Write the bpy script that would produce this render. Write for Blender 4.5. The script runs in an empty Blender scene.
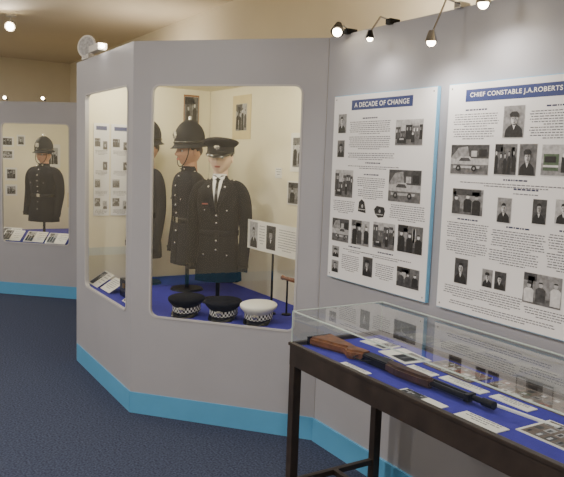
import bpy, bmesh, math, random
from mathutils import Vector, Matrix
random.seed(4)
R=math.radians
def lin(c):
    r=[]
    for x in c:
        x/=255.0
        r.append(x/12.92 if x<=0.04045 else ((x+0.055)/1.055)**2.4)
    return r
def mat(name,col,rough=0.6,metal=0.0,var=0.0,scale=20,bump=0.0,bscale=200,emit=None,estr=0,spec=0.5):
    m=bpy.data.materials.new(name); m.use_nodes=True
    nt=m.node_tree; b=nt.nodes['Principled BSDF']
    c=lin(col)
    b.inputs['Base Color'].default_value=(*c,1)
    b.inputs['Roughness'].default_value=rough
    b.inputs['Metallic'].default_value=metal
    b.inputs['Specular IOR Level'].default_value=spec
    tc=nt.nodes.new('ShaderNodeTexCoord')
    if var>0:
        n=nt.nodes.new('ShaderNodeTexNoise'); n.inputs['Scale'].default_value=scale; n.inputs['Detail'].default_value=5
        r=nt.nodes.new('ShaderNodeValToRGB')
        r.color_ramp.elements[0].position=0.3; r.color_ramp.elements[1].position=0.7
        r.color_ramp.elements[0].color=(*[x*(1-var) for x in c],1)
        r.color_ramp.elements[1].color=(*[min(1,x*(1+var)) for x in c],1)
        nt.links.new(tc.outputs['Object'],n.inputs['Vector']); nt.links.new(n.outputs['Fac'],r.inputs['Fac'])
        nt.links.new(r.outputs['Color'],b.inputs['Base Color'])
    if bump>0:
        n2=nt.nodes.new('ShaderNodeTexNoise'); n2.inputs['Scale'].default_value=bscale; n2.inputs['Detail'].default_value=4
        bp=nt.nodes.new('ShaderNodeBump'); bp.inputs['Strength'].default_value=bump; bp.inputs['Distance'].default_value=0.01
        nt.links.new(tc.outputs['Object'],n2.inputs['Vector']); nt.links.new(n2.outputs['Fac'],bp.inputs['Height'])
        nt.links.new(bp.outputs['Normal'],b.inputs['Normal'])
    if emit:
        b.inputs['Emission Color'].default_value=(*lin(emit),1); b.inputs['Emission Strength'].default_value=estr
    return m
def glassmat(name,tint=(1,1,1),base=0.04,rough=0.0):
    m=bpy.data.materials.new(name); m.use_nodes=True; nt=m.node_tree; nt.nodes.clear()
    o=nt.nodes.new('ShaderNodeOutputMaterial'); mx=nt.nodes.new('ShaderNodeMixShader')
    t=nt.nodes.new('ShaderNodeBsdfTransparent'); t.inputs[0].default_value=(*tint,1)
    g=nt.nodes.new('ShaderNodeBsdfGlossy'); g.inputs['Roughness'].default_value=rough
    lw=nt.nodes.new('ShaderNodeLayerWeight'); lw.inputs['Blend'].default_value=0.5
    p=nt.nodes.new('ShaderNodeMath'); p.operation='POWER'; p.inputs[1].default_value=5
    ma=nt.nodes.new('ShaderNodeMath'); ma.operation='MULTIPLY_ADD'; ma.inputs[1].default_value=0.9; ma.inputs[2].default_value=base
    nt.links.new(lw.outputs['Facing'],p.inputs[0]); nt.links.new(p.outputs[0],ma.inputs[0])
    nt.links.new(ma.outputs[0],mx.inputs[0]); nt.links.new(t.outputs[0],mx.inputs[1]); nt.links.new(g.outputs[0],mx.inputs[2])
    nt.links.new(mx.outputs[0],o.inputs[0])
    return m
# ---------------- materials
PANEL=mat('panel_grey',(164,164,172),0.42,var=0.03,scale=3)
BLUE=mat('skirting_blue',(92,162,208),0.45,var=0.04,scale=6)
EDGEB=mat('board_edge_blue',(120,178,214),0.5,var=0.02,scale=6)
CREAM=mat('case_lining_cream',(238,231,204),0.8,var=0.03,scale=4)
WALLM=mat('wall_beige',(238,228,204),0.85,var=0.03,scale=2,bump=0.1,bscale=120)
CEIL=mat('ceiling_tan',(220,206,180),0.9,var=0.03,scale=1.5,bump=0.1,bscale=90)
CARPET=mat('carpet_blue',(66,73,94),0.98,var=0.5,scale=90,bump=0.6,bscale=260,spec=0.1)
GLASS=glassmat('window_glass',(0.98,0.99,0.98),0.10)
GLASS2=glassmat('case_glass',(0.95,0.98,0.97),0.14)
EDGE=mat('glass_edge',(190,205,200),0.2,spec=0.8)
RUB=mat('window_trim',(186,184,186),0.35)
PAPER=mat('paper_white',(236,234,228),0.7,var=0.02,scale=5)
PAPERB=mat('board_white',(232,232,235),0.55,var=0.015,scale=4)
CREAMP=mat('paper_cream',(222,206,160),0.7,var=0.05,scale=9)
BROWNP=mat('paper_brown',(150,104,62),0.7,var=0.2,scale=30)
NAVYT=mat('header_navy',(44,58,112),0.5)
WHITE=mat('lettering_white',(240,240,240),0.5)
INK=mat('text_ink',(98,98,110),0.7)
INKH=mat('heading_ink',(52,56,88),0.7)
CLOTH=mat('display_cloth_blue',(54,48,160),0.85,var=0.12,scale=25,bump=0.2,bscale=300)
SERGE=mat('serge_black',(17,18,25),0.85,var=0.25,scale=60,bump=0.25,bscale=45,spec=0.2)
SERGE2=mat('serge_navy',(17,19,29),0.88,var=0.25,scale=60,bump=0.25,bscale=45,spec=0.2)
FELT=mat('helmet_felt',(15,16,22),0.75,var=0.2,scale=80,spec=0.3)
SILVER=mat('silver',(205,205,205),0.25,metal=1.0)
BLACKG=mat('black_gloss',(12,12,14),0.2)
BLACKM=mat('black_metal',(22,22,24),0.45,metal=0.6)
SKINM=mat('mannequin_skin',(228,198,176),0.55,var=0.04,scale=10)
SKIND=mat('mannequin_skin_tan',(186,140,112),0.55,var=0.05,scale=10)
LIP=mat('lip_paint',(168,90,80),0.5)
EYE=mat('eye_white',(235,232,226),0.3)
IRIS=mat('iris_dark',(40,34,30),0.3)
BROW=mat('brow_brown',(60,44,34),0.8)
TABLEW=mat('table_dark_wood',(50,42,38),0.42,var=0.3,scale=14)
GUNW=mat('gun_walnut',(122,78,44),0.35,var=0.45,scale=26)
GUNW2=mat('gun_walnut_dark',(74,48,32),0.35,var=0.45,scale=26)
GUNM=mat('gun_metal',(34,34,38),0.3,metal=0.8)
CAPW=mat('cap_white',(228,228,224),0.6)
CHB=mat('check_black',(14,14,16),0.6); CHW=mat('check_white',(235,235,232),0.6)
G=[mat('print_grey_%d'%i,(c,c,c+3),0.5,var=vv,scale=sc) for i,(c,vv,sc) in enumerate(((34,.5,90),(66,.5,70),(98,.45,60),(134,.4,60),(172,.3,60),(206,.15,60)))]
PB=mat('print_sepia',(112,98,88),0.5,var=0.35,scale=70)
PRD=mat('print_red',(140,70,60),0.5,var=0.2,scale=60)
PGN=mat('print_green',(78,96,76),0.5,var=0.4,scale=60)
LAMPW=mat('lamp_white_plastic',(214,210,204),0.4)
BULB=mat('bulb_lit',(255,240,210),0.4,emit=(255,236,200),estr=40)
CHROME=mat('chrome',(200,200,200),0.15,metal=1)
BRASS=mat('brass',(190,150,70),0.3,metal=1)
# ---------------- mesh builder
class MB:
    def __init__(s): s.v=[];s.f=[];s.m=[];s.s=[];s.mats=[]
    def mi(s,m):
        if m not in s.mats: s.mats.append(m)
        return s.mats.index(m)
    def add(s,vs,fs,m,M=None,smooth=False):
        o=len(s.v); i=s.mi(m)
        for p in vs:
            p=Vector(p); s.v.append(tuple(M@p) if M is not None else tuple(p))
        for f in fs: s.f.append([o+k for k in f]); s.m.append(i); s.s.append(smooth)
    def bm(s,b,m,M=None,smooth=False):
        b.verts.index_update()
        s.add([v.co.copy() for v in b.verts],[[v.index for v in f.verts] for f in b.faces],m,M,smooth); b.free()
    def box(s,c,d,m,M=None,bev=0.0,rot=None,seg=2):
        b=bmesh.new(); bmesh.ops.create_cube(b,size=1)
        for v in b.verts: v.co=Vector((v.co.x*d[0],v.co.y*d[1],v.co.z*d[2]))
        if bev>0: bmesh.ops.bevel(b,geom=b.edges[:],offset=bev,segments=seg,affect='EDGES',profile=0.7)
        T=Matrix.Translation(c)
        if rot is not None: T=T@rot
        s.bm(b,m,(M@T) if M is not None else T,False)
    def cyl(s,p0,p1,r0,r1,m,M=None,n=20,smooth=True):
        p0=Vector(p0);p1=Vector(p1);d=(p1-p0);q=d.to_track_quat('Z','Y').to_matrix()
        vs=[];
        for p,r in ((p0,r0),(p1,r1)):
            for i in range(n):
                a=2*math.pi*i/n; vs.append(p+q@Vector((r*math.cos(a),r*math.sin(a),0)))
        s.add(vs,[[i,(i+1)%n,n+(i+1)%n,n+i] for i in range(n)],m,M,smooth)
        s.add(vs[:n],[list(range(n))[::-1]],m,M); s.add(vs[n:],[list(range(n))],m,M)
    def sph(s,c,r,m,M=None,n=12):
        b=bmesh.new(); bmesh.ops.create_uvsphere(b,u_segments=n,v_segments=max(6,n//2+2),radius=1)
        if not isinstance(r,(tuple,list)): r=(r,r,r)
        T=Matrix.Translation(c)@Matrix.Diagonal((*r,1))
        s.bm(b,m,(M@T) if M is not None else T,True)
    def loft(s,rings,m,M=None,cap=True,smooth=True):
        n=len(rings[0]); vs=[p for r in rings for p in r]; fs=[]
        for k in range(len(rings)-1):
            for i in range(n): fs.append([k*n+i,k*n+(i+1)%n,(k+1)*n+(i+1)%n,(k+1)*n+i])
        s.add(vs,fs,m,M,smooth)
        if cap:
            s.add(rings[0],[list(range(n))[::-1]],m,M); s.add(rings[-1],[list(range(n))],m,M)
    def poly(s,pts,c,m,M):
        s.add([(p[0],p[1],c) for p in pts],[list(range(len(pts)))],m,M)
    def rect(s,x0,y0,x1,y1,c,m,M): s.poly([(x0,y0),(x1,y0),(x1,y1),(x0,y1)],c,m,M)
    def ell(s,x,y,rx,ry,c,m,M,n=14): s.poly([(x+rx*math.cos(6.2832*i/n),y+ry*math.sin(6.2832*i/n)) for i in range(n)],c,m,M)
    def prism(s,pts,c0,c1,m,M,bev=0.0):
        b=bmesh.new(); vs=[b.verts.new((p[0],p[1],c0)) for p in pts]; f=b.faces.new(vs)
        r=bmesh.ops.extrude_face_region(b,geom=[f])
        for v in [g for g in r['geom'] if isinstance(g,bmesh.types.BMVert)]: v.co.z=c1
        bmesh.ops.recalc_face_normals(b,faces=b.faces[:])
        if bev>0: bmesh.ops.bevel(b,geom=b.edges[:],offset=bev,segments=3,affect='EDGES')
        s.bm(b,m,M,False)
    def text(s,txt,x,y,w,h,c,m,M,off=0.0):
        cu=bpy.data.curves.new('t','FONT'); cu.body=txt; cu.size=1; cu.offset=off; cu.space_character=1.08
        ob=bpy.data.objects.new('t',cu); bpy.context.scene.collection.objects.link(ob)
        dg=bpy.context.evaluated_depsgraph_get(); me=ob.evaluated_get(dg).to_mesh()
        vs=[v.co.copy() for v in me.vertices]; fs=[list(p.vertices) for p in me.polygons]
        ob.evaluated_get(dg).to_mesh_clear()
        bpy.data.objects.remove(ob); bpy.data.curves.remove(cu)
        x0=min(v.x for v in vs);x1=max(v.x for v in vs);y0=min(v.y for v in vs);y1=max(v.y for v in vs)
        s.add([(x+(v.x-(x0+x1)/2)/(x1-x0)*w, y+(v.y-(y0+y1)/2)/(y1-y0)*h, c) for v in vs],fs,m,M)
    def obj(s,name,parent=None):
        me=bpy.data.meshes.new(name); me.from_pydata(s.v,[],s.f)
        for m in s.mats: me.materials.append(m)
        for p,i,k in zip(me.polygons,s.m,s.s): p.material_index=i; p.use_smooth=k
        me.update(); o=bpy.data.objects.new(name,me); bpy.context.scene.collection.objects.link(o)
        if parent: o.parent=parent
        return o
def empty(name,loc=(0,0,0)):
    e=bpy.data.objects.new(name,None); e.empty_display_size=0.1
    bpy.context.scene.collection.objects.link(e); return e
def frameM(o,ax,ay):
    ax=Vector(ax).normalized(); ay=Vector(ay).normalized(); az=ax.cross(ay)
    M=Matrix.Identity(4)
    for i in range(3): M[i][0]=ax[i];M[i][1]=ay[i];M[i][2]=az[i];M[i][3]=o[i]
    return M
def catmull(rows,k=4):
    out=[];n=len(rows)
    for i in range(n-1):
        p0=rows[max(0,i-1)];p1=rows[i];p2=rows[i+1];p3=rows[min(n-1,i+2)]
        for j in range(k):
            t=j/k
            out.append(tuple(0.5*((2*b)+(-a+c)*t+(2*a-5*b+4*c-d)*t*t+(-a+3*b-3*c+d)*t**3) for a,b,c,d in zip(p0,p1,p2,p3)))
    out.append(tuple(rows[-1])); return out
# ---------------- room
CH=2.84; YW=2.65; XF=-10.3; YL=-2.6; XB=2.6
def slab(name,c,d,m):
    b=MB(); b.box(c,d,m); return b.obj(name)
slab('floor',((XF+XB)/2,(YW+YL)/2,-0.05),(XB-XF+0.4,YW-YL+0.4,0.1),CARPET)
slab('ceiling',((XF+XB)/2,(YW+YL)/2,CH+0.05),(XB-XF+0.4,YW-YL+0.4,0.1),CEIL)
slab('wall_right',((XF+XB)/2,YW+0.05,CH/2),(XB-XF,0.1,CH),WALLM)
slab('wall_left',((XF+XB)/2,YL-0.05,CH/2),(XB-XF,0.1,CH),WALLM)
slab('wall_far',(XF-0.05,(YW+YL)/2,CH/2),(0.1,YW-YL+0.2,CH),WALLM)
slab('wall_back',(XB+0.05,(YW+YL)/2,CH/2),(0.1,YW-YL+0.2,CH),WALLM)
b=MB(); b.box(((XF+XB)/2,YL+0.008,0.06),(XB-XF,0.016,0.12),BLUE); b.obj('baseboard_left')
b=MB(); b.box((XF+0.008,-0.6,0.06),(0.016,3.9,0.12),BLUE); b.obj('baseboard_far')
HP=2.19
b=MB()
b.box((-1.0,2.105+0.02,HP/2),(3.97,0.04,HP),PANEL,bev=0.003)
b.obj('wall_partition')
b=MB(); b.box((-0.99,2.100,0.065),(3.98,0.014,0.13),BLUE,bev=0.002); b.obj('baseboard_partition')
b=MB(); b.box((-6.03,2.125,1.03),(1.96,0.04,2.06),PANEL,bev=0.003); b.obj('wall_partition.001')
b=MB(); b.box((-6.03,2.1,0.065),(1.94,0.014,0.13),BLUE); b.obj('baseboard_partition.001')

def rrect(x0,y0,x1,y1,r,n=6):
    pts=[]
    for cx,cy,a0 in ((x1-r,y0+r,-90),(x1-r,y1-r,0),(x0+r,y1-r,90),(x0+r,y0+r,180)):
        for i in range(n+1):
            a=R(a0+90*i/n); pts.append((cx+r*math.cos(a),cy+r*math.sin(a)))
    return pts
def winpanel(name,parent,P0,P1,H,win,t=0.025):
    P0=Vector((*P0,0));P1=Vector((*P1,0)); W=(P1-P0).length
    M=frameM(P0,P1-P0,(0,0,1))
    b=MB()
    x0,x1,z0,z1=win
    inner=rrect(x0,z0,x1,z1,0.045); outer=[(0,0),(W,0),(W,H),(0,H)]
    for c,m in ((0,PANEL),(-t,CREAM)):
        q=bmesh.new()
        vo=[q.verts.new((p[0],p[1],c)) for p in outer]; vi=[q.verts.new((p[0],p[1],c)) for p in inner]
        es=[q.edges.new((l[i],l[(i+1)%len(l)])) for l in (vo,vi) for i in range(len(l))]
        bmesh.ops.triangle_fill(q,use_beauty=True,use_dissolve=False,edges=es)
        b.bm(q,m,M)
    n=len(inner)
    b.add([(p[0],p[1],0) for p in inner]+[(p[0],p[1],-t) for p in inner],[[i,(i+1)%n,n+(i+1)%n,n+i] for i in range(n)],RUB,M)
    b.add([(p[0],p[1],0) for p in outer]+[(p[0],p[1],-t) for p in outer],[[i,(i+1)%4,4+(i+1)%4,4+i] for i in range(4)],PANEL,M)
    a=rrect(x0-0.006,z0-0.006,x1+0.006,z1+0.006,0.051); c_=rrect(x0+0.005,z0+0.005,x1-0.005,z1-0.005,0.040)
    L=[[(p[0],p[1],0.0005) for p in a],[(p[0],p[1],0.004) for p in a],[(p[0],p[1],0.004) for p in c_],[(p[0],p[1],-0.004) for p in c_]]
    b.loft(L,RUB,M,cap=False,smooth=False)
    g=MB(); g.add([(p[0],p[1],-0.008) for p in rrect(x0-0.004,z0-0.004,x1+0.004,z1+0.004,0.045)],[list(range(n))],GLASS,M)
    g.obj(name+'_glass',parent)
    b.box((W/2,0.065,0.003),(W,0.13,0.006),BLUE,M,bev=0.001)
    b.obj(name,parent)
def case(name,A,B,C,H,win1,win2,yb,ceil_z,floor_z):
    e=empty(name)
    winpanel('panel_angled',e,A,B,H,win1)
    winpanel('panel_side',e,C,A,H,win2)
    b=MB()
    b.box((C[0]-0.0125,(C[1]+yb)/2,H/2),(0.025,yb-C[1],H),PANEL); b.obj('panel_end',e)
    def lining(poly,z,m,nm,th=0.01):
        q=MB(); q.prism(poly,z-th,z,m,Matrix.Identity(4)); q.obj(nm,e)
    ins=0.028
    poly=[(C[0]+0.002,C[1]+ins),(A[0]-0.012,A[1]+ins),(B[0]-ins,B[1]+0.004),(B[0]-ins,yb-0.01),(C[0]+0.002,yb-0.01)]
    lining(poly,floor_z,CLOTH,'floor_cloth')
    lining(poly,ceil_z,CREAM,'lining_top')
    b=MB()
    b.box(((B[0]+C[0])/2,yb,H/2),(B[0]-C[0],0.02,H),CREAM)
    b.box((C[0]+0.004,(C[1]+yb)/2,H/2),(0.006,yb-C[1]-0.03,H-0.02),CREAM)
    b.box((B[0]-0.012,(B[1]+yb)/2,H/2),(0.02,yb-B[1],H),CREAM)
    b.obj('lining_walls',e)
    return e
A=(-3.838,1.345);Bp=(-2.987,2.105);C=(-5.018,1.345)
FZ=0.60
c1=case('display_case',A,Bp,C,HP,(0.123,1.007,0.605,1.945),(0.207,1.093,0.605,1.95),2.41,2.08,FZ)
A2=(-7.877,1.188);B2=(-7.02,2.105);C2=(-9.05,1.188)
c2=case('display_case',A2,B2,C2,2.065,(0.13,0.915,0.57,1.84),(0.2,1.05,0.57,1.84),2.41,1.95,0.56)

# ---------------- printed matter
def photo(b,M,x,y,w,h,c,kind,seed=0):
    rr=random.Random(seed*7+3); e=0.0005
    def r(x0,y0,x1,y1,m,k=1): b.rect(x+w*max(0,x0),y+h*max(0,y0),x+w*min(1,x1),y+h*min(1,y1),c+e*k,m,M)
    def el(cx,cy,rx,ry,m,k=2): b.ell(x+w*cx,y+h*cy,w*rx,h*ry,c+e*k,m,M)
    def pl(p,m,k=2): b.poly([(x+w*min(1,max(0,q[0])),y+h*min(1,max(0,q[1]))) for q in p],c+e*k,m,M)
    b.rect(x-0.0015,y-0.0015,x+w+0.0015,y+h+0.0015,c+e*0.5,G[5],M)
    if kind=='portrait':
        bgm=G[rr.choice((1,2,3,4))]; r(0,0,1,1,bgm)
        cx=0.5+rr.uniform(-.05,.05); fyy=rr.uniform(0.56,0.64); hat=rr.random()<0.45; sk=G[rr.choice((4,5))]
        pl([(cx-0.44,0),(cx+0.44,0),(cx+0.4,0.24),(cx+0.28,0.34),(cx+0.1,0.42),(cx-0.1,0.42),(cx-0.28,0.34),(cx-0.4,0.24)],G[0])
        pl([(cx-0.09,0.42),(cx+0.09,0.42),(cx,0.24)],G[5],3)
        el(cx,fyy,0.155,0.19,sk,3); el(cx+0.06,fyy-0.03,0.08,0.12,G[3],4)
        r(cx-0.09,fyy+0.01,cx-0.03,fyy+0.04,G[1],5); r(cx+0.03,fyy+0.01,cx+0.09,fyy+0.04,G[1],5); r(cx-0.05,fyy-0.1,cx+0.05,fyy-0.08,G[1],5)
        if hat: pl([(cx-0.19,fyy+0.08),(cx+0.19,fyy+0.08),(cx+0.23,fyy+0.17),(cx+0.12,fyy+0.25),(cx-0.12,fyy+0.25),(cx-0.23,fyy+0.17)],G[0],6)
        else: pl([(cx-0.16,fyy+0.06),(cx-0.1,fyy+0.12),(cx+0.1,fyy+0.12),(cx+0.16,fyy+0.06),(cx+0.13,fyy+0.2),(cx,fyy+0.24),(cx-0.14,fyy+0.19)],G[0],6)
    elif kind in('group','sepia'):
        t=rr.choice((2,3,4))
        r(0,0,1,1,G[t]); r(0,0,1,0.22,G[t-1],2); r(0,0.75,rr.uniform(.3,1),1,G[t-2],2)
        for _ in range(3):
            q=rr.random()*0.8; r(q,0.4,q+rr.uniform(.08,.2),0.9,G[rr.choice((1,3,4))],2)
        n=rr.choice((2,3,3,4,5)); 
        for i in range(n):
            cx=(i+0.5)/n+rr.uniform(-.03,.03); tt=0.6+rr.random()*0.16; hw=min(0.14,0.38/n); b0=rr.choice((0,0,0.05,0.1))
            pl([(cx-hw,b0),(cx+hw,b0),(cx+hw*1.05,tt-0.17),(cx+hw*0.5,tt-0.09),(cx-hw*0.5,tt-0.09),(cx-hw*1.05,tt-0.17)],G[rr.choice((0,0,1,5 if rr.random()<.2 else 0))],3)
            el(cx,tt,hw*0.45,0.085,G[rr.choice((4,5))],4); pl([(cx-hw*.48,tt+.04),(cx+hw*.48,tt+.04),(cx+hw*.3,tt+.09),(cx-hw*.3,tt+.09)],G[0],5)
    elif kind=='car':
        r(0,0,1,1,G[4]); r(0,0,1,0.33,G[2],2); r(0,0.55,1,1,G[1],2); pl([(0,0.55),(0.2,0.9),(0.45,0.95),(0.5,0.55)],G[3],3); r(0.55,0.6,0.7,0.8,G[4],3); r(0.75,0.6,0.95,0.85,G[0],3)
        f=(lambda q:[(1-a,b_) for a,b_ in q][::-1]) if seed%2 else (lambda q:q); k=rr.uniform(.8,1.0)
        pl(f([(0.1*k,0.2),(0.9*k,0.2),(0.93*k,0.36),(0.88*k,0.42),(0.7*k,0.46),(0.6*k,0.6),(0.3*k,0.6),(0.19*k,0.45),(0.1*k,0.4)]),G[rr.choice((4,4,0))],4)
        pl(f([(0.26*k,0.45),(0.33*k,0.56),(0.57*k,0.56),(0.64*k,0.45)]),G[1],5)
        pl(f([(0.11*k,0.28),(0.92*k,0.28),(0.92*k,0.33),(0.11*k,0.33)]),G[2],5)
        for q in (0.26*k,0.74*k):
            q=1-q if seed%2 else q; el(q,0.2,0.07,0.10,G[0],6); el(q,0.2,0.03,0.045,G[3],7)
    elif kind=='street':
        r(0,0,1,1,G[4]); pl([(0,0),(1,0),(1,0.25),(0.6,0.4),(0,0.2)],G[2],2)
        xx=0
        while xx<0.97:
            w_=rr.uniform(.12,.26); t=0.5+rr.random()*0.42; r(xx,0.22,xx+w_-0.01,t,G[rr.choice((0,1,2,1))],3)
            for k in range(2): r(xx+w_*(.15+.45*k),t-0.22,xx+w_*(.35+.45*k),t-0.1,G[rr.choice((3,5))],4)
            xx+=w_
        pl([(0.08,0.08),(0.42,0.06),(0.42,0.2),(0.34,0.3),(0.18,0.3),(0.08,0.2)],G[0],5); r(0.17,0.2,0.33,0.27,G[4],6)
        pl([(0.6,0.1),(0.72,0.1),(0.72,0.4),(0.6,0.4)],G[0],5); el(0.66,0.44,0.03,0.05,G[5],6)
    elif kind=='colour':
        r(0,0,1,1,G[4]); r(0,0,1,0.4,G[3],2); r(0.08,0.15,0.65,0.7,PGN,3); r(0.13,0.42,0.55,0.62,G[0],4); r(0.08,0.26,0.65,0.33,G[5],4); r(0.75,0.1,0.9,0.6,G[0],3); el(.825,.66,.04,.07,G[5],4)
    elif kind=='collage':
        r(0,0,1,1,PB)
        for i in range(6):
            for j in range(3):
                m=rr.choice((PRD,G[4],G[5],PB,G[1],G[2],G[3],G[0],PGN)); r(i/6+rr.uniform(.01,.03),j/3+0.03,i/6+rr.uniform(.11,.15),j/3+rr.uniform(.2,.3),m,2)
                r(i/6+0.05,j/3+0.06,i/6+0.1,j/3+0.2,G[rr.choice((0,1,5))],3)
def para(b,M,xc,y,w,n,c,m=None,pitch=0.0095,center=True,seed=1,hh=0.0036):
    rr=random.Random(seed)
    for k in range(n):
        ww=w*(rr.uniform(.9,1) if k<n-1 else 0.5)
        x=xc-ww/2; end=xc+ww/2; yy=y-k*pitch
        while x<end-0.003:
            l=min(rr.uniform(0.005,0.02),end-x); b.rect(x,yy,x+l,yy+hh,c,m or INK,M); x+=l+0.0035
def poster(name,x0,title,wt,layout,paras):
    W=0.737;H=0.932;z0=0.948
    th=0.018; y=2.105-th-0.004
    b=MB(); M=frameM((x0,y,z0),(1,0,0),(0,0,1))
    b.box((W/2,H/2,-th/2),(W,H,th),EDGEB,M)
    b.box((W/2,H/2,0.0008),(W-0.006,H-0.006,0.003),PAPERB,M)
    c=0.0026
    b.rect(W*(wt[0]-0.02),H*(1-0.082),W*(wt[1]+0.02),H*(1-0.03),c,NAVYT,M)
    b.text(title,W*(wt[0]+wt[1])/2,H*(1-0.056),W*(wt[1]-wt[0])*0.96,0.023,c+0.0008,WHITE,M,off=0.012)
    for i,(fx0,fx1,fy0,fy1,k) in enumerate(layout):
        photo(b,M,W*fx0,H*(1-fy1),W*(fx1-fx0),H*(fy1-fy0),c,k,i+len(title))
    for i,(fx,fy,fw,n,hd) in enumerate(paras):
        if hd: para(b,M,W*fx,H*(1-fy),W*min(fw,0.3),1,c,INKH,seed=i,hh=0.006)
        if n: para(b,M,W*fx,H*(1-fy)-(0.016 if hd else 0),W*fw,n,c,seed=i+9)
    if 'DECADE' in title:
        for fx,fy,kk in ((0.36,0.585,0),(0.54,0.6,1)):
            cx=W*fx;cy=H*(1-fy)
            b.poly([(cx-0.03,cy-0.025),(cx+0.032,cy-0.03),(cx+0.028,cy-0.008),(cx+0.018,cy+0.024),(cx-0.004,cy+0.036),(cx-0.024,cy+0.022)] if not kk else
                   [(cx-0.040,cy+0.008),(cx-0.02,cy+0.026),(cx+0.034,cy+0.022),(cx+0.042,cy+0.004),(cx+0.032,cy-0.024),(cx-0.006,cy-0.030),(cx-0.030,cy-0.014)],c,G[0],M)
            b.ell(cx+0.004,cy+0.002,0.007,0.009,c+0.0008,G[4],M)
            for q in range(7): b.rect(cx-0.024+q*0.0075,cy-0.016,cx-0.02+q*0.0075,cy-0.012,c+0.0008,WHITE,M)
    for q in ((0.02,0.02),(W-0.02,0.02),(0.02,H-0.02),(W-0.02,H-0.02)): b.ell(q[0],q[1],0.004,0.004,c,G[3],M)
    return b.obj(name)
poster('information_board',-2.885,'A DECADE OF CHANGE',(0.22,0.78),[
 (0.06,0.15,0.10,0.20,'portrait'),(0.66,0.9,0.145,0.265,'street'),(0.06,0.14,0.24,0.33,'portrait'),
 (0.05,0.25,0.40,0.545,'street'),(0.62,0.91,0.385,0.54,'car'),
 (0.04,0.23,0.665,0.79,'car'),(0.26,0.45,0.66,0.79,'group'),(0.49,0.70,0.655,0.785,'street'),(0.73,0.95,0.65,0.78,'group'),
 (0.05,0.13,0.82,0.88,'portrait'),(0.05,0.13,0.90,0.965,'portrait'),(0.40,0.50,0.845,0.945,'portrait'),(0.74,0.94,0.855,0.95,'group')],
 [(0.40,0.13,0.44,7,1),(0.40,0.225,0.44,7,0),(0.42,0.31,0.5,4,0),(0.45,0.36,0.55,2,1),(0.44,0.42,0.3,6,1),(0.44,0.50,0.28,5,0),
  (0.16,0.57,0.24,7,0),(0.8,0.56,0.32,8,0),(0.3,0.81,0.26,2,1),(0.26,0.86,0.2,9,0),(0.62,0.81,0.5,2,1),(0.62,0.87,0.18,8,0)])
poster('information_board',-2.082,'CHIEF CONSTABLE J.A.ROBERTS',(0.15,0.75),[
 (0.40,0.53,0.11,0.235,'portrait'),(0.05,0.32,0.265,0.39,'car'),(0.36,0.50,0.262,0.385,'group'),(0.515,0.62,0.262,0.385,'portrait'),(0.65,0.80,0.265,0.38,'colour'),
 (0.08,0.30,0.455,0.565,'group'),(0.40,0.49,0.48,0.58,'portrait'),(0.62,0.70,0.475,0.57,'portrait'),(0.75,0.84,0.47,0.56,'portrait'),
 (0.13,0.225,0.76,0.87,'portrait'),(0.33,0.40,0.785,0.86,'portrait'),(0.415,0.49,0.785,0.86,'portrait'),(0.60,0.82,0.765,0.885,'group')],
 [(0.21,0.12,0.32,6,1),(0.20,0.20,0.3,5,0),(0.73,0.12,0.34,6,1),(0.73,0.20,0.34,5,0),(0.5,0.41,0.8,2,1),(0.57,0.445,0.3,1,1),
  (0.2,0.59,0.3,8,1),(0.2,0.69,0.3,6,0),(0.54,0.60,0.34,8,1),(0.84,0.59,0.24,7,1),(0.52,0.70,0.32,6,0),(0.84,0.68,0.24,7,0),
  (0.2,0.89,0.3,5,0),(0.46,0.88,0.28,6,0),(0.76,0.905,0.3,4,0),(0.45,0.955,0.7,3,0)])

def card(name,o,ax,ay,w,h,m=PAPER,kind=None,title=False,n=0,seed=3,th=0.004,bord=0.12,part=(0,1)):
    b=MB(); M=frameM(o,ax,ay)
    b.box((0,0,th/2),(w,h,th),m,M)
    c=th+0.0004
    if kind:
        px0=-w/2+w*part[0]+w*bord*0.5; px1=-w/2+w*part[1]-w*bord*0.5
        photo(b,M,px0,-h/2+h*bord*0.5,px1-px0,h*(1-bord),c,kind,seed)
    if n: para(b,M,(-w/2+w*(part[1] if kind and part[1]<1 else 0)+w/2)/2 if kind and part[1]<1 else 0,h/2-h*0.18,w*(0.4 if kind else 0.8),n,c,pitch=h*0.72/n,seed=seed,hh=min(0.005,h*0.25/n))
    return b.obj(name)
xe=C[0]+0.0085
def endcard(nm,y,z,w,h,**k): return card(nm,(xe,y,z),(0,1,0),(0,0,1),w,h,**k)
b=MB()
for yc,w in ((1.515,0.115),(1.665,0.155)):
    M=frameM((xe,yc,1.43),(0,1,0),(0,0,1)); b.box((0,0,0.004),(w,0.68,0.008),PAPERB,M)
    b.rect(-w*0.35,0.29,w*0.35,0.32,0.0086,NAVYT,M)
    for i,(zz,ph) in enumerate(((0.17,1),(0.02,0),(-0.13,1),(-0.27,1))):
        if ph: photo(b,M,-w*0.42,zz,w*0.34,0.06,0.0086,('group','portrait','street','car')[i],i)
        if i!=2: photo(b,M,w*0.1,zz-0.02,w*0.28,0.06,0.0086,'portrait',i)
        para(b,M,0,zz-0.03,w*0.8,4,0.0086,seed=i)
b.obj('notice_panel')
endcard('framed_notice',2.23,1.90,0.13,0.26,m=BROWNP,kind='sepia',seed=4)
yb=2.4
def backcard(nm,x,z,w,h,**k): return card(nm,(x,yb-0.001,z),(1,0,0),(0,0,1),w,h,**k)
backcard('framed_notice',-4.48,1.85,0.28,0.32,m=CREAMP,kind='sepia',seed=2,bord=0.4)
backcard('photograph_print',-3.675,1.60,0.22,0.25,m=PAPER,kind='group',seed=5,bord=0.25)
backcard('photograph_print',-3.70,1.336,0.22,0.155,m=PAPER,kind='group',seed=6)
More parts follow.
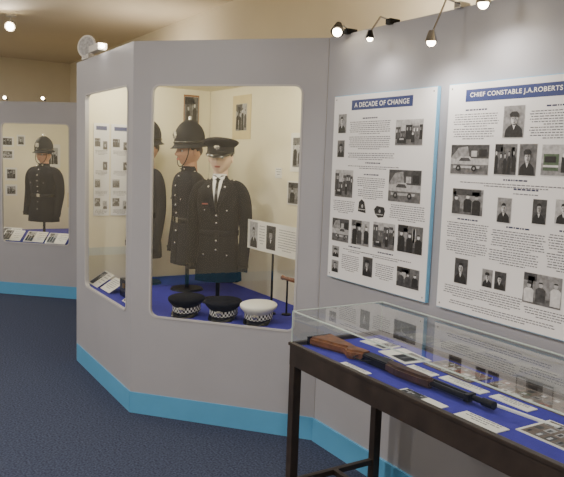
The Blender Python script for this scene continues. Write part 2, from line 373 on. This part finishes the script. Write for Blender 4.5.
backcard('small_label',-3.93,1.46,0.08,0.07,m=PAPER,n=3)
# ---------------- mannequins
TOR=catmull([(0.0,0.178,0.125),(0.10,0.172,0.12),(0.25,0.152,0.106),(0.33,0.145,0.10),(0.45,0.163,0.114),(0.56,0.175,0.118),(0.62,0.168,0.105),(0.66,0.125,0.082),(0.69,0.068,0.06),(0.715,0.055,0.052)],4)
def torat(z):
    for a,b_ in zip(TOR,TOR[1:]):
        if a[0]<=z<=b_[0]:
            t=(z-a[0])/(b_[0]-a[0]+1e-9); return a[1]+(b_[1]-a[1])*t,a[2]+(b_[2]-a[2])*t
    return TOR[-1][1:]
def fy(x,z):
    rx,ry=torat(z); q=min(0.999,abs(x)/rx); return -ry*(1-q**2.5)**(1/2.5)
def patch(b,M,quad,off,m,nx=6,nz=8,th=0.003):
    vs=[];
    for lay in (off,off-th-0.004):
        for j in range(nz+1):
            for i in range(nx+1):
                s=i/nx;t=j/nz
                x=(quad[0][0]*(1-s)+quad[1][0]*s)*(1-t)+(quad[3][0]*(1-s)+quad[2][0]*s)*t
                z=(quad[0][1]*(1-s)+quad[1][1]*s)*(1-t)+(quad[3][1]*(1-s)+quad[2][1]*s)*t
                vs.append((x,fy(x,z)-lay,z))
    fs=[];N=(nx+1)*(nz+1)
    for j in range(nz):
        for i in range(nx):
            a=j*(nx+1)+i; fs.append([a,a+1,a+nx+2,a+nx+1]); fs.append([N+a,N+a+nx+1,N+a+nx+2,N+a+1])
    bd=[i for i in range(nx+1)]+[j*(nx+1)+nx for j in range(1,nz+1)]+[nz*(nx+1)+i for i in range(nx-1,-1,-1)]+[j*(nx+1) for j in range(nz-1,0,-1)]
    for k in range(len(bd)):
        a=bd[k];c=bd[(k+1)%len(bd)]; fs.append([a,N+a,N+c,c])
    b.add(vs,fs,m,M,False)
def head(b,M,z,skin):
    q=bmesh.new(); bmesh.ops.create_uvsphere(q,u_segments=48,v_segments=40,radius=1)
    for v in q.verts:
        x,y,h=v.co
        X=x*0.076;Y=y*0.094;Z=h*0.112
        if h<0: X*=1-0.30*(-h)**1.5
        if h<0 and y>0: Y*=1-0.35*(-h)
        if y<0:
            g=lambda cx,cz,sx,sz: math.exp(-((X-cx)/sx)**2-((Z-cz)/sz)**2)
            Y-=0.026*g(0,-0.022,0.010,0.012)+0.013*g(0,0.0,0.008,0.02)
            Y+=0.011*(g(0.03,0.005,0.015,0.011)+g(-0.03,0.005,0.015,0.011))
            Y-=0.007*g(0,-0.056,0.02,0.007)+0.009*g(0,-0.088,0.022,0.014)
            Y-=0.005*(g(0.03,0.025,0.02,0.008)+g(-0.03,0.025,0.02,0.008))+0.004*(g(0.042,-0.02,0.02,0.02)+g(-0.042,-0.02,0.02,0.02))
        v.co=(X,Y,Z+z+0.105)
    b.bm(q,skin,M,True)
    for s in (-1,1):
        b.sph((s*0.029,-0.076,z+0.11),(0.013,0.009,0.0085),EYE,M); b.sph((s*0.029,-0.0838,z+0.11),(0.006,0.003,0.0065),IRIS,M)
        b.sph((s*0.03,-0.086,z+0.131),(0.018,0.006,0.0035),BROW,M)
        b.sph((s*0.029,-0.080,z+0.119),(0.014,0.006,0.003),skin,M)
        b.sph((s*0.077,0.004,z+0.10),(0.008,0.016,0.028),skin,M)
        b.sph((s*0.068,0.012,z+0.135),(0.014,0.045,0.03),BROW,M)
    b.sph((0,0.045,z+0.12),(0.068,0.055,0.06),BROW,M,n=20)
    b.sph((0,-0.0925,z+0.052),(0.023,0.007,0.0035),LIP,M); b.sph((0,-0.0905,z+0.046),(0.019,0.008,0.0045),LIP,M)
    b.cyl((0,0.012,z-0.06),(0,0.008,z+0.05),0.052,0.048,skin,M)
def ringxy(z,rx,ry,cy=0,n=36,tilt=0): return [(rx*math.cos(2*math.pi*i/n),cy+ry*math.sin(2*math.pi*i/n),z+tilt*ry*math.sin(2*math.pi*i/n)) for i in range(n)]
def badge(b,M,c,s=0.02):
    x,y,z=c
    pts=[]
    for i in range(16):
        a=math.pi*2*i/16; r=s*(1 if i%2==0 else 0.72); pts.append((x+r*math.sin(a),z+r*math.cos(a)))
    b.add([(p[0],y,p[1]) for p in pts]+[(x,y-0.005,z)],[[i,(i+1)%16,16] for i in range(16)],SILVER,M)
def helmet(b,M,z):
    prof=catmull([(0,0.118,0.145),(0.008,0.108,0.132),(0.03,0.096,0.115),(0.08,0.098,0.115),(0.13,0.086,0.10),(0.17,0.062,0.07),(0.195,0.03,0.034),(0.2,0.012,0.012)],4)
    b.loft([ringxy(z+p[0],p[1],p[2],tilt=0.10*(1-p[0]/0.2)) for p in prof],FELT,M)
    b.loft([ringxy(z+0.03+k,0.101 if 0<k<0.02 else 0.096,0.121 if 0<k<0.02 else 0.115,tilt=0.08) for k in (0,0.004,0.016,0.02)],BLACKG,M,cap=False)
    b.cyl((0,0,z+0.195),(0,0,z+0.215),0.014,0.010,SILVER,M); b.sph((0,0,z+0.217),0.012,SILVER,M)
    badge(b,M,(0,-0.122,z+0.085),0.034)
def cap(b,M,z,crown=SERGE,check=True,r=1.0):
    n=48
    rx=0.092*r;ry=0.112*r; h=0.042
    if check:
        rows=3
        for k in range(rows):
            za=z+h*k/rows; zb=z+h*(k+1)/rows
            for i in range(n):
                a0=2*math.pi*i/n;a1=2*math.pi*(i+1)/n
                vs=[(rx*math.cos(a),ry*math.sin(a),zz) for a,zz in ((a0,za),(a1,za),(a1,zb),(a0,zb))]
                b.add(vs,[[0,1,2,3]],CHW if (i+k)%2 else CHB,M)
    else: b.loft([ringxy(z,rx,ry),ringxy(z+h,rx,ry)],FELT,M,cap=False)
    prof=catmull([(h,rx,ry),(h+0.012,rx*1.15,ry*1.14),(h+0.028,rx*1.3,ry*1.27),(h+0.042,rx*1.27,ry*1.24),(h+0.052,rx*0.9,ry*0.9),(h+0.056,rx*0.3,ry*0.3)],4)
    b.loft([ringxy(z+p[0],p[1],p[2],tilt=-0.12*(p[0]-h)/0.056) for p in prof],crown,M)
    N=14;vs=[]
    for lay in (0,0.003):
        for j,(rr,dz) in enumerate(((1.0,0.006),(1.22,-0.006),(1.42,-0.028))):
            for i in range(N+1):
                a=R(200+140*i/N); f=math.sin(math.pi*i/N)
                k=1+(rr-1)*f
                vs.append((rx*k*math.cos(a),ry*k*math.sin(a),z+0.006+(dz-0.006)*f-lay))
    fs=[]
    for lay in (0,1):
        o=lay*3*(N+1)
        for j in range(2):
            for i in range(N):
                q=o+j*(N+1)+i; fs.append([q,q+1,q+N+2,q+N+1])
    o=2*(N+1); 
    for i in range(N): fs.append([o+i,o+i+1,o+3*(N+1)+i+1,o+3*(N+1)+i])
    b.add(vs,fs,BLACKG,M,True)
    badge(b,M,(0,-ry-0.006,z+0.04),0.022)
    b.loft([ringxy(z+0.004,rx*1.015,ry*1.015),ringxy(z+0.010,rx*1.015,ry*1.015)],BLACKG,M,cap=False)
def tube(b,M,path,m,n=20):
    path=catmull(path,4); rings=[]
    for i,(x,y,z,rx,ry) in enumerate(path):
        p=Vector((x,y,z)); a=path[max(0,i-1)];c=path[min(len(path)-1,i+1)]
        d=(Vector(c[:3])-Vector(a[:3])).normalized(); ux=Vector((1,0,0)); ux=(ux-d*ux.dot(d)).normalized(); uy=d.cross(ux)
        rings.append([p+ux*rx*math.cos(2*math.pi*k/n)+uy*ry*math.sin(2*math.pi*k/n) for k in range(n)])
    b.loft(rings,m,M)
def mannequin(name,x,y,hem,ang,fz,style,skin,ht=1.0,sc=1.0):
    b=MB(); M0=Matrix.Translation((x,y,hem))@Matrix.Rotation(R(ang),4,'Z')@Matrix.Diagonal((1,1,ht,1))
    M=M0@Matrix.Diagonal((sc,sc,1,1))
    S=SERGE if style=='cap' else SERGE2
    n=40; rings=[]
    for z,rx,ry in TOR:
        rg=[]
        for i in range(n):
            a=2*math.pi*i/n;c=math.cos(a);s=math.sin(a)
            k=1.0+0.02*math.sin(a*9)*max(0,(0.3-z)/0.3)
            rg.append((rx*k*math.copysign(abs(c)**0.8,c),ry*k*math.copysign(abs(s)**0.8,s),z))
        rings.append(rg)
    b.loft(rings,S,M)
    for s in (-1,1):
        tube(b,M,[(s*0.10,0.0,0.645,0.045,0.05),(s*0.15,0.0,0.615,0.056,0.06),(s*0.188,0.005,0.54,0.055,0.062),(s*0.203,0.012,0.40,0.05,0.056),(s*0.206,0.0,0.30,0.046,0.05),(s*0.2,-0.03,0.16,0.043,0.046),(s*0.195,-0.045,0.07,0.043,0.046)],S)
        b.loft([[(s*0.1975+0.0455*math.cos(t*0.314)*1.02,-0.04+0.05*math.sin(t*0.314),zz) for t in range(20)] for zz in (0.10,0.115)],BLACKG if style=='cap' else S,M,cap=False)
        b.box((s*0.125,0.0,0.668),(0.085,0.04,0.006),S,M,bev=0.002,rot=Matrix.Rotation(R(s*22),4,'Y'))
        b.sph((s*0.095,0.0,0.687),0.007,SILVER,M); 
        for t in (0.12,0.14): b.sph((s*t,0.0,0.681-(t-0.1)*0.4),0.006,SILVER,M)
        x0=s*0.052;x1=s*0.118
        patch(b,M,[(min(x0,x1),0.42),(max(x0,x1),0.42),(max(x0,x1),0.50),(min(x0,x1),0.50)],0.003,S)
        patch(b,M,[(min(x0,x1)-0.003,0.478),(max(x0,x1)+0.003,0.478),(max(x0,x1)+0.003,0.505),(min(x0,x1)-0.003,0.505)],0.006,S,nz=2)
        b.sph(((x0+x1)/2,fy((x0+x1)/2,0.485)-0.012,0.485),0.007,SILVER,M)
        x0=s*0.05;x1=s*0.13
        if style=='cap':
            patch(b,M,[(min(x0,x1),0.06),(max(x0,x1),0.06),(max(x0,x1),0.2),(min(x0,x1),0.2)],0.003,S)
            patch(b,M,[(min(x0,x1)-0.003,0.17),(max(x0,x1)+0.003,0.17),(max(x0,x1)+0.003,0.21),(min(x0,x1)-0.003,0.21)],0.006,S,nz=2)
            b.sph(((x0+x1)/2,fy((x0+x1)/2,0.185)-0.012,0.185),0.007,SILVER,M)
    patch(b,M,[(-0.012,0.0),(0.022,0.0),(0.022,0.68 if style!='cap' else 0.5),(-0.012,0.68 if style!='cap' else 0.5)],0.003,S,nz=24,nx=2)
    rx,ry=torat(0.33)
    b.loft([[( (rx+o)*math.copysign(abs(math.cos(6.2832*i/n))**0.8,math.cos(6.2832*i/n)),(ry+o)*math.copysign(abs(math.sin(6.2832*i/n))**0.8,math.sin(6.2832*i/n)),z) for i in range(n)] for z,o in ((0.31,0.004),(0.313,0.007),(0.345,0.007),(0.348,0.004))],S if style=='cap' else BLACKG,M,cap=False)
    b.box((0.005,-ry-0.009,0.33),(0.04,0.006,0.04),SILVER if style!='cap' else BLACKM,M,bev=0.002)
    if style=='cap':
        patch(b,M,[(-0.004,0.49),(0.004,0.49),(0.05,0.685),(-0.05,0.685)],0.004,WHITE,nz=14)
        patch(b,M,[(-0.012,0.49),(0.012,0.49),(0.010,0.68),(-0.010,0.68)],0.009,BLACKG,nz=14,nx=2)
        b.box((0,-0.068,0.682),(0.026,0.016,0.026),BLACKG,M,bev=0.004)
        for s in (-1,1):
            q=[(0,0.475),(s*0.03,0.52),(s*0.085,0.625),(s*0.045,0.695)]
            if s<0: q=[q[1],q[0],q[3],q[2]]
            patch(b,M,q,0.011,S,nz=12)
            q=[(s*0.03,0.60),(s*0.09,0.62),(s*0.075,0.665),(s*0.04,0.69)]
            if s<0: q=[q[1],q[0],q[3],q[2]]
            patch(b,M,q,0.015,S,nz=4)
            b.sph((s*0.062,fy(s*0.062,0.64)-0.02,0.64),(0.008,0.003,0.008),SILVER,M)
            b.add([(s*0.006,-0.072,0.70),(s*0.05,-0.045,0.715),(s*0.04,-0.07,0.675)],[[0,1,2]],WHITE,M)
        b.loft([ringxy(0.695,0.056,0.056),ringxy(0.725,0.053,0.054)],WHITE,M,cap=False)
        bz=(0.45,0.40,0.28,0.22)
        b.box((-0.085,fy(-0.085,0.53)-0.006,0.525),(0.045,0.004,0.010),PRD,M)
    else:
        b.loft([ringxy(0.68,0.07,0.068),ringxy(0.725,0.06,0.062)],S,M,cap=False)
        for s in (-1,1): b.box((s*0.03,-0.064,0.705),(0.022,0.004,0.010),SILVER,M,bev=0.001)
        bz=(0.65,0.58,0.51,0.44,0.38,0.25,0.16)
    for z in bz: b.sph((0.006,fy(0.006,z)-0.010,z),0.009,SILVER,M)
    M=M0@Matrix.Diagonal((0.97,0.97,1,1))
    head(b,M,0.725,skin)
    if style=='cap': cap(b,M,0.862,SERGE,check=False,r=0.98)
    else:
        helmet(b,M,0.862)
        st=[]
        for k in range(13):
            t=math.pi*k/12; st.append((0.079*math.cos(t),-0.045-0.03*math.sin(t),0.865-0.145*math.sin(t)**0.7))
        for p,q in zip(st,st[1:]): b.cyl(p,q,0.0035,0.0035,BLACKG,M,n=8)
    Mi=Matrix.Translation((x,y,0))
    b.cyl((0,0,fz+0.012),(0,0,hem+0.05),0.014,0.014,BLACKM,Mi); b.cyl((0,0,fz),(0,0,fz+0.014),0.12,0.11,BLACKM,Mi,n=32)
    return b.obj(name)
mannequin('uniformed_mannequin',-4.00,1.995,0.745,50,FZ,'cap',SKINM,ht=0.965,sc=0.86)
mannequin('uniformed_mannequin',-4.455,1.975,0.79,5,FZ,'helmet',SKIND,ht=0.955,sc=0.84)
mannequin('uniformed_mannequin',-4.80,1.79,0.80,20,FZ,'helmet',SKIND,ht=0.955,sc=0.74)
mannequin('uniformed_mannequin',-7.97,1.76,0.767,40,0.56,'helmet',SKIND,ht=0.90)
# caps on case floor
dr=Vector((0.7458,0.6661)); inw=Vector((-0.6661,0.7458))
def inpos(s,k): p=Vector(A)+dr*s+inw*k; return p.x,p.y
for s,cr,ck in ((0.285,SERGE,True),(0.525,SERGE,True),(0.745,CAPW,True)):
    x,y=inpos(s,0.165); b=MB(); cap(b,Matrix.Translation((x,y,FZ+0.024))@Matrix.Rotation(R(48),4,'Z')@Matrix.Rotation(R(6),4,'X'),0.0,cr,ck,r=0.9); 
    b.cyl((x,y,FZ),(x,y,FZ+0.03),0.07,0.07,BLACKM); b.obj('peaked_cap')
# placard on a stand + truncheon
px,py=-3.53,2.12
b=MB(); M=frameM((px,py,1.071),(1,0,0),(0,0,1))
b.box((0,0,0),(0.60,0.185,0.006),PAPER,M)
photo(b,M,-0.27,-0.08,0.10,0.16,0.0035,'portrait',3); photo(b,M,-0.06,-0.07,0.11,0.145,0.0035,'portrait',4)
para(b,M,0.18,0.06,0.2,9,0.0035,pitch=0.015); para(b,M,-0.115,0.06,0.07,7,0.0035,pitch=0.018)
b.cyl((px,py+0.012,FZ),(px,py+0.012,1.15),0.007,0.007,BLACKM); b.cyl((px,py+0.012,FZ),(px,py+0.012,FZ+0.01),0.03,0.028,BLACKM)
b.obj('caption_placard')
b=MB(); T0=Vector((-3.50,2.19,0.83)); T1=Vector((-3.28,2.34,0.79)); Tm=T0.lerp(T1,0.35)
b.cyl(T0,Tm,0.011,0.014,GUNW); b.cyl(Tm,T1,0.017,0.019,GUNW); b.sph(T1,0.019,GUNW); b.sph(T0,0.015,GUNW)
for t in (0.12,0.8):
    q=T0.lerp(T1,t); b.cyl((q.x,q.y,FZ),(q.x,q.y,q.z-0.008),0.006,0.006,BLACKM); b.cyl((q.x,q.y,FZ),(q.x,q.y,FZ+0.008),0.03,0.028,BLACKM)
b.obj('truncheon')
# items behind the side window
card('caption_card',(-4.84,1.47,FZ+0.04),(1,0,0),(0,0.8,0.5),0.22,0.15,kind='group',seed=8,part=(0,0.5),n=4)
card('caption_card',(-4.58,1.47,FZ+0.04),(1,0,0),(0,0.8,0.5),0.2,0.13,n=6)
card('caption_card',(-4.10,1.47,FZ+0.04),(1,0,0),(0,0.8,0.5),0.22,0.13,kind='group',seed=9)
b=MB(); b.box((-4.34,1.52,FZ+0.06),(0.18,0.10,0.12),BLACKG,bev=0.008); b.box((-4.34,1.52,FZ+0.125),(0.12,0.02,0.02),BRASS,bev=0.004); b.box((-4.34,1.468,FZ+0.08),(0.03,0.008,0.03),BRASS,bev=0.002); b.obj('leather_box')
# far case contents
xe2=C2[0]+0.0085
for y,z,w,h,k in ((1.56,1.66,0.15,0.12,'group'),(1.56,1.50,0.15,0.12,'car'),(1.72,1.68,0.1,0.14,'portrait'),(1.60,1.26,0.14,0.16,'group'),(1.60,1.06,0.14,0.14,'street'),(2.1,1.5,0.2,0.3,'group')):
    card('framed_photograph',(xe2,y,z),(0,1,0),(0,0,1),w,h,kind=k,seed=int(y*z*50),bord=0.3)
b=MB(); M=frameM((-7.55,1.98,1.03),(0.68,0.73,0),(0,0,1)); b.box((0,0,0.002),(0.14,0.16,0.004),CREAMP,M); para(b,M,0,0.05,0.11,6,0.0045,pitch=0.02,hh=0.005)
b.cyl((-7.55,1.987,0.56),(-7.55,1.987,1.0),0.006,0.006,BLACKM); b.cyl((-7.55,1.987,0.56),(-7.55,1.987,0.57),0.05,0.05,BLACKM); b.obj('label_stand')
for i,(x,y) in enumerate(((-7.95,1.42),(-7.74,1.62),(-8.22,1.44),(-7.52,1.80))):
    card('explanatory_card',(x,y,0.615),(0.68,0.73,0),(-0.55,0.5,0.6),0.24,0.16,n=4,kind='group',part=(0,0.5),seed=i)
# ---------------- table showcase
tx0,tx1,ty0,ty1=-2.37,-0.85,1.53,2.03; TZ=0.77; GH=0.145
e=empty('table_showcase')
b=MB()
for yy in (ty0+0.012,ty1-0.012): b.box(((tx0+tx1)/2,yy,TZ-0.045),(tx1-tx0,0.024,0.085),TABLEW,bev=0.003)
for xx in (tx0+0.012,tx1-0.012): b.box((xx,(ty0+ty1)/2,TZ-0.045),(0.024,ty1-ty0-0.05,0.085),TABLEW,bev=0.003)
for yy in (ty0+0.006,ty1-0.006): b.box(((tx0+tx1)/2,yy,TZ+0.004),(tx1-tx0+0.012,0.022,0.014),TABLEW,bev=0.003)
for xx in (tx0+0.006,tx1-0.006): b.box((xx,(ty0+ty1)/2,TZ+0.004),(0.022,ty1-ty0-0.01,0.014),TABLEW,bev=0.003)
for xx in (tx0+0.02,tx1-0.02):
    for yy in (ty0+0.02,ty1-0.02): b.box((xx,yy,(TZ-0.085)/2+0.0),(0.038,0.038,TZ-0.085),TABLEW,bev=0.003)
    b.box((xx,(ty0+ty1)/2,0.16),(0.024,ty1-ty0-0.07,0.024),TABLEW,bev=0.002)
b.box(((tx0+tx1)/2,(ty0+ty1)/2+0.0,0.16),(tx1-tx0-0.06,0.024,0.024),TABLEW,bev=0.002)
b.obj('frame',e)
b=MB(); b.box(((tx0+tx1)/2,(ty0+ty1)/2,TZ-0.014),(tx1-tx0-0.045,ty1-ty0-0.045,0.02),CLOTH); b.obj('cloth_bed',e)
CZ=TZ-0.0035
b=MB(); g0=TZ+0.011; g1=TZ+GH; i_=0.006
P=[(tx0+i_,ty0+i_),(tx1-i_,ty0+i_),(tx1-i_,ty1-i_),(tx0+i_,ty1-i_)]
for k in range(4):
    p=P[k];q=P[(k+1)%4]; b.add([(*p,g0),(*q,g0),(*q,g1),(*p,g1)],[[0,1,2,3]],GLASS2)
b.add([(*p,g1) for p in P],[[0,1,2,3]],GLASS2)
b.obj('glass_cover',e)
b=MB(); w=0.005
for k in range(4):
    p=Vector((*P[k],0));q=Vector((*P[(k+1)%4],0)); d=q-p
    b.box(((p.x+q.x)/2,(p.y+q.y)/2,g1),(abs(d.x)+w,abs(d.y)+w,0.004) ,EDGE)
    b.box((p.x,p.y,(g0+g1)/2),(0.004,0.004,g1-g0),EDGE)
b.obj('glass_edges',e)
def tcard(nm,x,y,w,h,ang=0,**k):
    a=R(ang); return card(nm,(x,y,CZ),(math.cos(a),math.sin(a),0),(-math.sin(a),math.cos(a),0),w,h,th=0.003,**k)
tcard('exhibit_label',-1.985,1.575,0.16,0.045,n=3)
tcard('photo_card',-2.22,1.90,0.15,0.10,4,kind='car',seed=3,part=(0.5,1))
tcard('photo_card',-2.03,1.87,0.19,0.13,-6,kind='group',seed=4,part=(0.3,1),bord=0.2)
tcard('photograph_print',-1.79,1.92,0.25,0.12,-2,kind='collage',seed=5,bord=0.08,m=PB)
tcard('photograph_print',-1.46,1.94,0.34,0.12,0,kind='collage',seed=6,bord=0.08,m=PB)
tcard('exhibit_label',-1.66,1.82,0.2,0.05,0,n=3)
tcard('exhibit_label',-1.85,1.80,0.14,0.04,0,n=3)
tcard('photo_card',-1.62,1.575,0.2,0.06,0,kind='group',seed=12,part=(0,0.6))
tcard('exhibit_label',-1.45,1.83,0.16,0.05,0,n=3)
tcard('photograph_print',-1.17,1.73,0.24,0.16,0,kind='collage',seed=8,bord=0.1)
tcard('photograph_print',-1.11,1.93,0.24,0.12,0,kind='group',seed=8,bord=0.1)
tcard('exhibit_label',-1.38,1.60,0.17,0.06,0,n=3)
b=MB(); b.box((-1.36,1.765,CZ+0.004),(0.26,0.012,0.008),WHITE,rot=Matrix.Rotation(R(6),4,'Z'),bev=0.002); b.obj('white_baton')
# rifle
ra=R(1.2)
M2=frameM((-2.335,1.66,CZ+0.001),(math.cos(ra),math.sin(ra),0),(-math.sin(ra),math.cos(ra),0))
b=MB()
b.prism([(0,-0.06),(0.0,0.055),(0.012,0.062),(0.16,0.046),(0.21,0.036),(0.25,0.042),(0.30,0.042),(0.30,-0.004),(0.27,-0.010),(0.24,-0.034),(0.215,-0.034),(0.19,-0.008),(0.15,-0.022)],0.0,0.038,GUNW,M2,bev=0.009)
b.prism([(-0.008,-0.061),(-0.008,0.055),(0.002,0.06),(0.002,-0.061)],0.002,0.036,BLACKG,M2)
b.prism([(0.29,-0.005),(0.29,0.042),(0.47,0.04),(0.48,0.028),(0.48,-0.005),(0.44,-0.012),(0.33,-0.012)],0.003,0.034,GUNM,M2,bev=0.004)
b.prism([(0.43,-0.014),(0.43,0.024),(0.50,0.030),(0.62,0.026),(0.665,0.016),(0.665,-0.008),(0.62,-0.020),(0.5,-0.024)],0.002,0.040,GUNW2,M2,bev=0.009)
b.cyl((0.46,0.030,0.02),(0.88,0.026,0.02),0.012,0.010,GUNM,M2)
b.cyl((0.62,0.006,0.02),(0.83,0.006,0.02),0.010,0.010,GUNM,M2)
b.cyl((0.87,0.026,0.02),(0.915,0.026,0.02),0.014,0.014,GUNM,M2)
b.box((0.82,0.018,0.02),(0.018,0.042,0.026),GUNM,M2,bev=0.002); b.box((0.87,0.044,0.02),(0.02,0.018,0.003),GUNM,M2); b.box((0.44,0.05,0.02),(0.035,0.016,0.012),GUNM,M2,bev=0.002)
tg=[(0.27,-0.008,0.02),(0.275,-0.035,0.02),(0.30,-0.046,0.02),(0.335,-0.044,0.02),(0.352,-0.028,0.02),(0.355,-0.01,0.02)]
for p,q in zip(tg,tg[1:]): b.cyl(p,q,0.003,0.003,GUNM,M2,n=10)
b.cyl((0.31,-0.012,0.02),(0.318,-0.034,0.02),0.003,0.002,GUNM,M2,n=8)
b.box((0.385,0.048,0.028),(0.05,0.01,0.01),CHROME,M2,bev=0.003)
b.obj('rifle')
# ---------------- lamps
def light(name,typ,loc,power,col=(1,0.91,0.79),size=0.05,target=None,parent=None,spot=None):
    l=bpy.data.lights.new(name,typ); l.energy=power; l.color=col
    if typ=='AREA': l.shape='DISK'; l.size=size
    else: l.shadow_soft_size=size
    if typ=='SPOT' and spot: l.spot_size=R(spot); l.spot_blend=1.0
    o=bpy.data.objects.new(name,l); bpy.context.scene.collection.objects.link(o); o.location=loc
    if target: o.rotation_euler=(Vector(target)-Vector(loc)).to_track_quat('-Z','Y').to_euler()
    if parent: o.parent=parent
    return o
def armlamp(x,z,out,power,aim=(0,0.0,-0.4),ytop=2.105,ztop=HP,hm=CHROME,k=1.0):
    e=empty('spotlight'); b=MB()
    b.box((x,ytop+0.01,ztop+0.008),(0.035,0.06,0.026),hm,bev=0.004)
    b.cyl((x,ytop,ztop+0.015),(x+0.01,ytop-out*0.6,max(z,ztop)+0.02),0.004,0.004,CHROME,n=10)
    b.cyl((x+0.01,ytop-out*0.6,max(z,ztop)+0.02),(x,ytop-out,z+0.015),0.004,0.004,CHROME,n=10)
    d=Vector(aim).normalized(); p=Vector((x,ytop-out,z)); 
    b.cyl(p-d*0.03*k,p+d*0.014*k,0.012*k,0.026*k,hm,n=20); b.sph(p+d*0.014*k,0.018*k,BULB)
    b.obj('fitting',e)
    light('lamp','SPOT',p+d*(0.014*k+0.025),power,size=0.03,target=p+d,parent=e,spot=165)
armlamp(-2.82,2.20,0.07,5,hm=BLACKM,k=1.3,aim=(0.3,-0.3,-0.5))
armlamp(-2.50,2.12,0.12,4,hm=BLACKM,k=0.8)
armlamp(-2.07,2.05,0.15,11)
armlamp(-1.81,2.155,0.15,13,k=1.1)
armlamp(-1.1,2.165,0.15,10,k=1.2)
e=empty('floodlight'); b=MB()
b.box((-4.80,1.36,HP+0.015),(0.16,0.05,0.03),LAMPW,bev=0.005); b.cyl((-4.82,1.36,HP+0.02),(-4.82,1.35,2.28),0.01,0.01,LAMPW)
d=Vector((0.55,-0.82,0.1)).normalized(); p=Vector((-4.79,1.35,2.275))
b.cyl(p-d*0.07,p,0.035,0.075,BLACKM,n=32); b.cyl(p,p+d*0.012,0.078,0.076,LAMPW,n=32); b.cyl(p+d*0.0125,p+d*0.013,0.064,0.064,G[4],n=32)
b.cyl((-4.68,1.36,HP+0.02),(-4.66,1.36,2.26),0.008,0.008,LAMPW); b.box((-4.55,1.35,2.235),(0.22,0.06,0.045),LAMPW,bev=0.008)
b.sph((-4.43,1.345,2.235),0.014,BULB)
b.obj('fitting',e); light('lamp','POINT',(-4.38,1.33,2.25),2,size=0.03,parent=e)
def ceilspot(x,y,aim,power,bulb=True):
    e=empty('ceiling_spotlight'); b=MB(); p=Vector((x,y,CH-0.10)); d=Vector(aim).normalized()
    b.cyl((x,y,CH-0.015),(x,y,CH),0.05,0.05,LAMPW,n=28); b.cyl((x,y,CH-0.09),(x,y,CH-0.01),0.008,0.008,LAMPW,n=12)
    b.cyl(p-d*0.07,p+d*0.05,0.03,0.05,LAMPW,n=28); b.sph(p+d*0.045,0.038,BULB,n=16); b.obj('fitting',e)
    light('lamp','SPOT',p+d*0.09,power,size=0.05,target=p+d,parent=e,spot=150)
ceilspot(-7.10,1.27,(0.7,-0.3,-0.3),40)
def fill_light(x,y,power):  # disc lights added out of view for general fill, dressed as ceiling fittings
    e=empty('ceiling_fill_light'); b=MB(); b.cyl((x,y,CH-0.03),(x,y,CH),0.17,0.18,LAMPW,n=40); b.obj('fitting',e)
    light('lamp','AREA',(x,y,CH-0.04),power,size=0.3,target=(x,y,0),parent=e,col=(1,0.93,0.84))
for x,y,pw in ((-8.6,-0.6,54),(-5.6,-0.9,58),(-2.6,-0.6,74),(0.8,-0.4,74)): fill_light(x,y,pw)
def caselamps(pts,z,pw):
    for x,y in pts:
        e=empty('case_lamp'); b=MB(); b.cyl((x,y,z-0.035),(x,y,z-0.01),0.03,0.02,CHROME); b.sph((x,y,z-0.035),0.014,BULB); b.obj('fitting',e)
        light('lamp','POINT',(x,y,z-0.07),pw,size=0.03,parent=e,col=(1,0.93,0.77))
caselamps(((-3.45,2.02),(-4.1,1.62),(-4.7,1.6)),2.08,6.8)
caselamps(((-7.5,1.9),(-8.2,1.5)),1.95,6.8)
for x,y in ((-7.45,1.66),(-7.75,1.34)):
    e=empty('spotlight'); b=MB(); b.cyl((x,y,2.065),(x,y,2.09),0.006,0.006,CHROME); b.cyl((x,y,2.09),(x+0.03,y-0.03,2.10),0.016,0.022,CHROME); b.sph((x+0.032,y-0.032,2.10),0.015,BULB); b.obj('fitting',e)
for x in (-0.6,-2.6,-6.0):  # unseen lights added behind the partition to brighten the wall above it
    e=empty('hidden_wall_fill'); b=MB(); b.box((x,2.17,2.02),(0.3,0.04,0.05),LAMPW,bev=0.006); b.box((x,2.21,2.04),(0.26,0.05,0.03),BULB,bev=0.004); b.obj('fitting',e)
    light('lamp','SPOT',(x,2.22,2.08),20,size=0.06,target=(x,2.35,2.8),parent=e,spot=160)
w=bpy.data.worlds.new('World'); bpy.context.scene.world=w; w.use_nodes=True
w.node_tree.nodes['Background'].inputs[0].default_value=(0.5,0.5,0.55,1); w.node_tree.nodes['Background'].inputs[1].default_value=0.1
# camera
cam=bpy.data.cameras.new('camera'); co=bpy.data.objects.new('camera',cam); bpy.context.scene.collection.objects.link(co)
cam.sensor_fit='HORIZONTAL'; cam.sensor_width=36; cam.lens=680/564*36; cam.clip_start=0.05
p=math.atan(78/680); th=R(2.0)
F0=Vector((-0.8494,0.5277,0)).normalized(); Rt=Vector((F0.y,-F0.x,0)); 
F=F0*math.cos(p)-Vector((0,0,1))*math.sin(p); U=F0*math.sin(p)+Vector((0,0,1))*math.cos(p)
ci=Rt*math.cos(th)+U*math.sin(th); cu=-Rt*math.sin(th)+U*math.cos(th)
Mx=Matrix.Identity(4)
for i in range(3): Mx[i][0]=ci[i];Mx[i][1]=cu[i];Mx[i][2]=-F[i]
Mx[2][3]=1.545
co.matrix_world=Mx
bpy.context.scene.camera=co
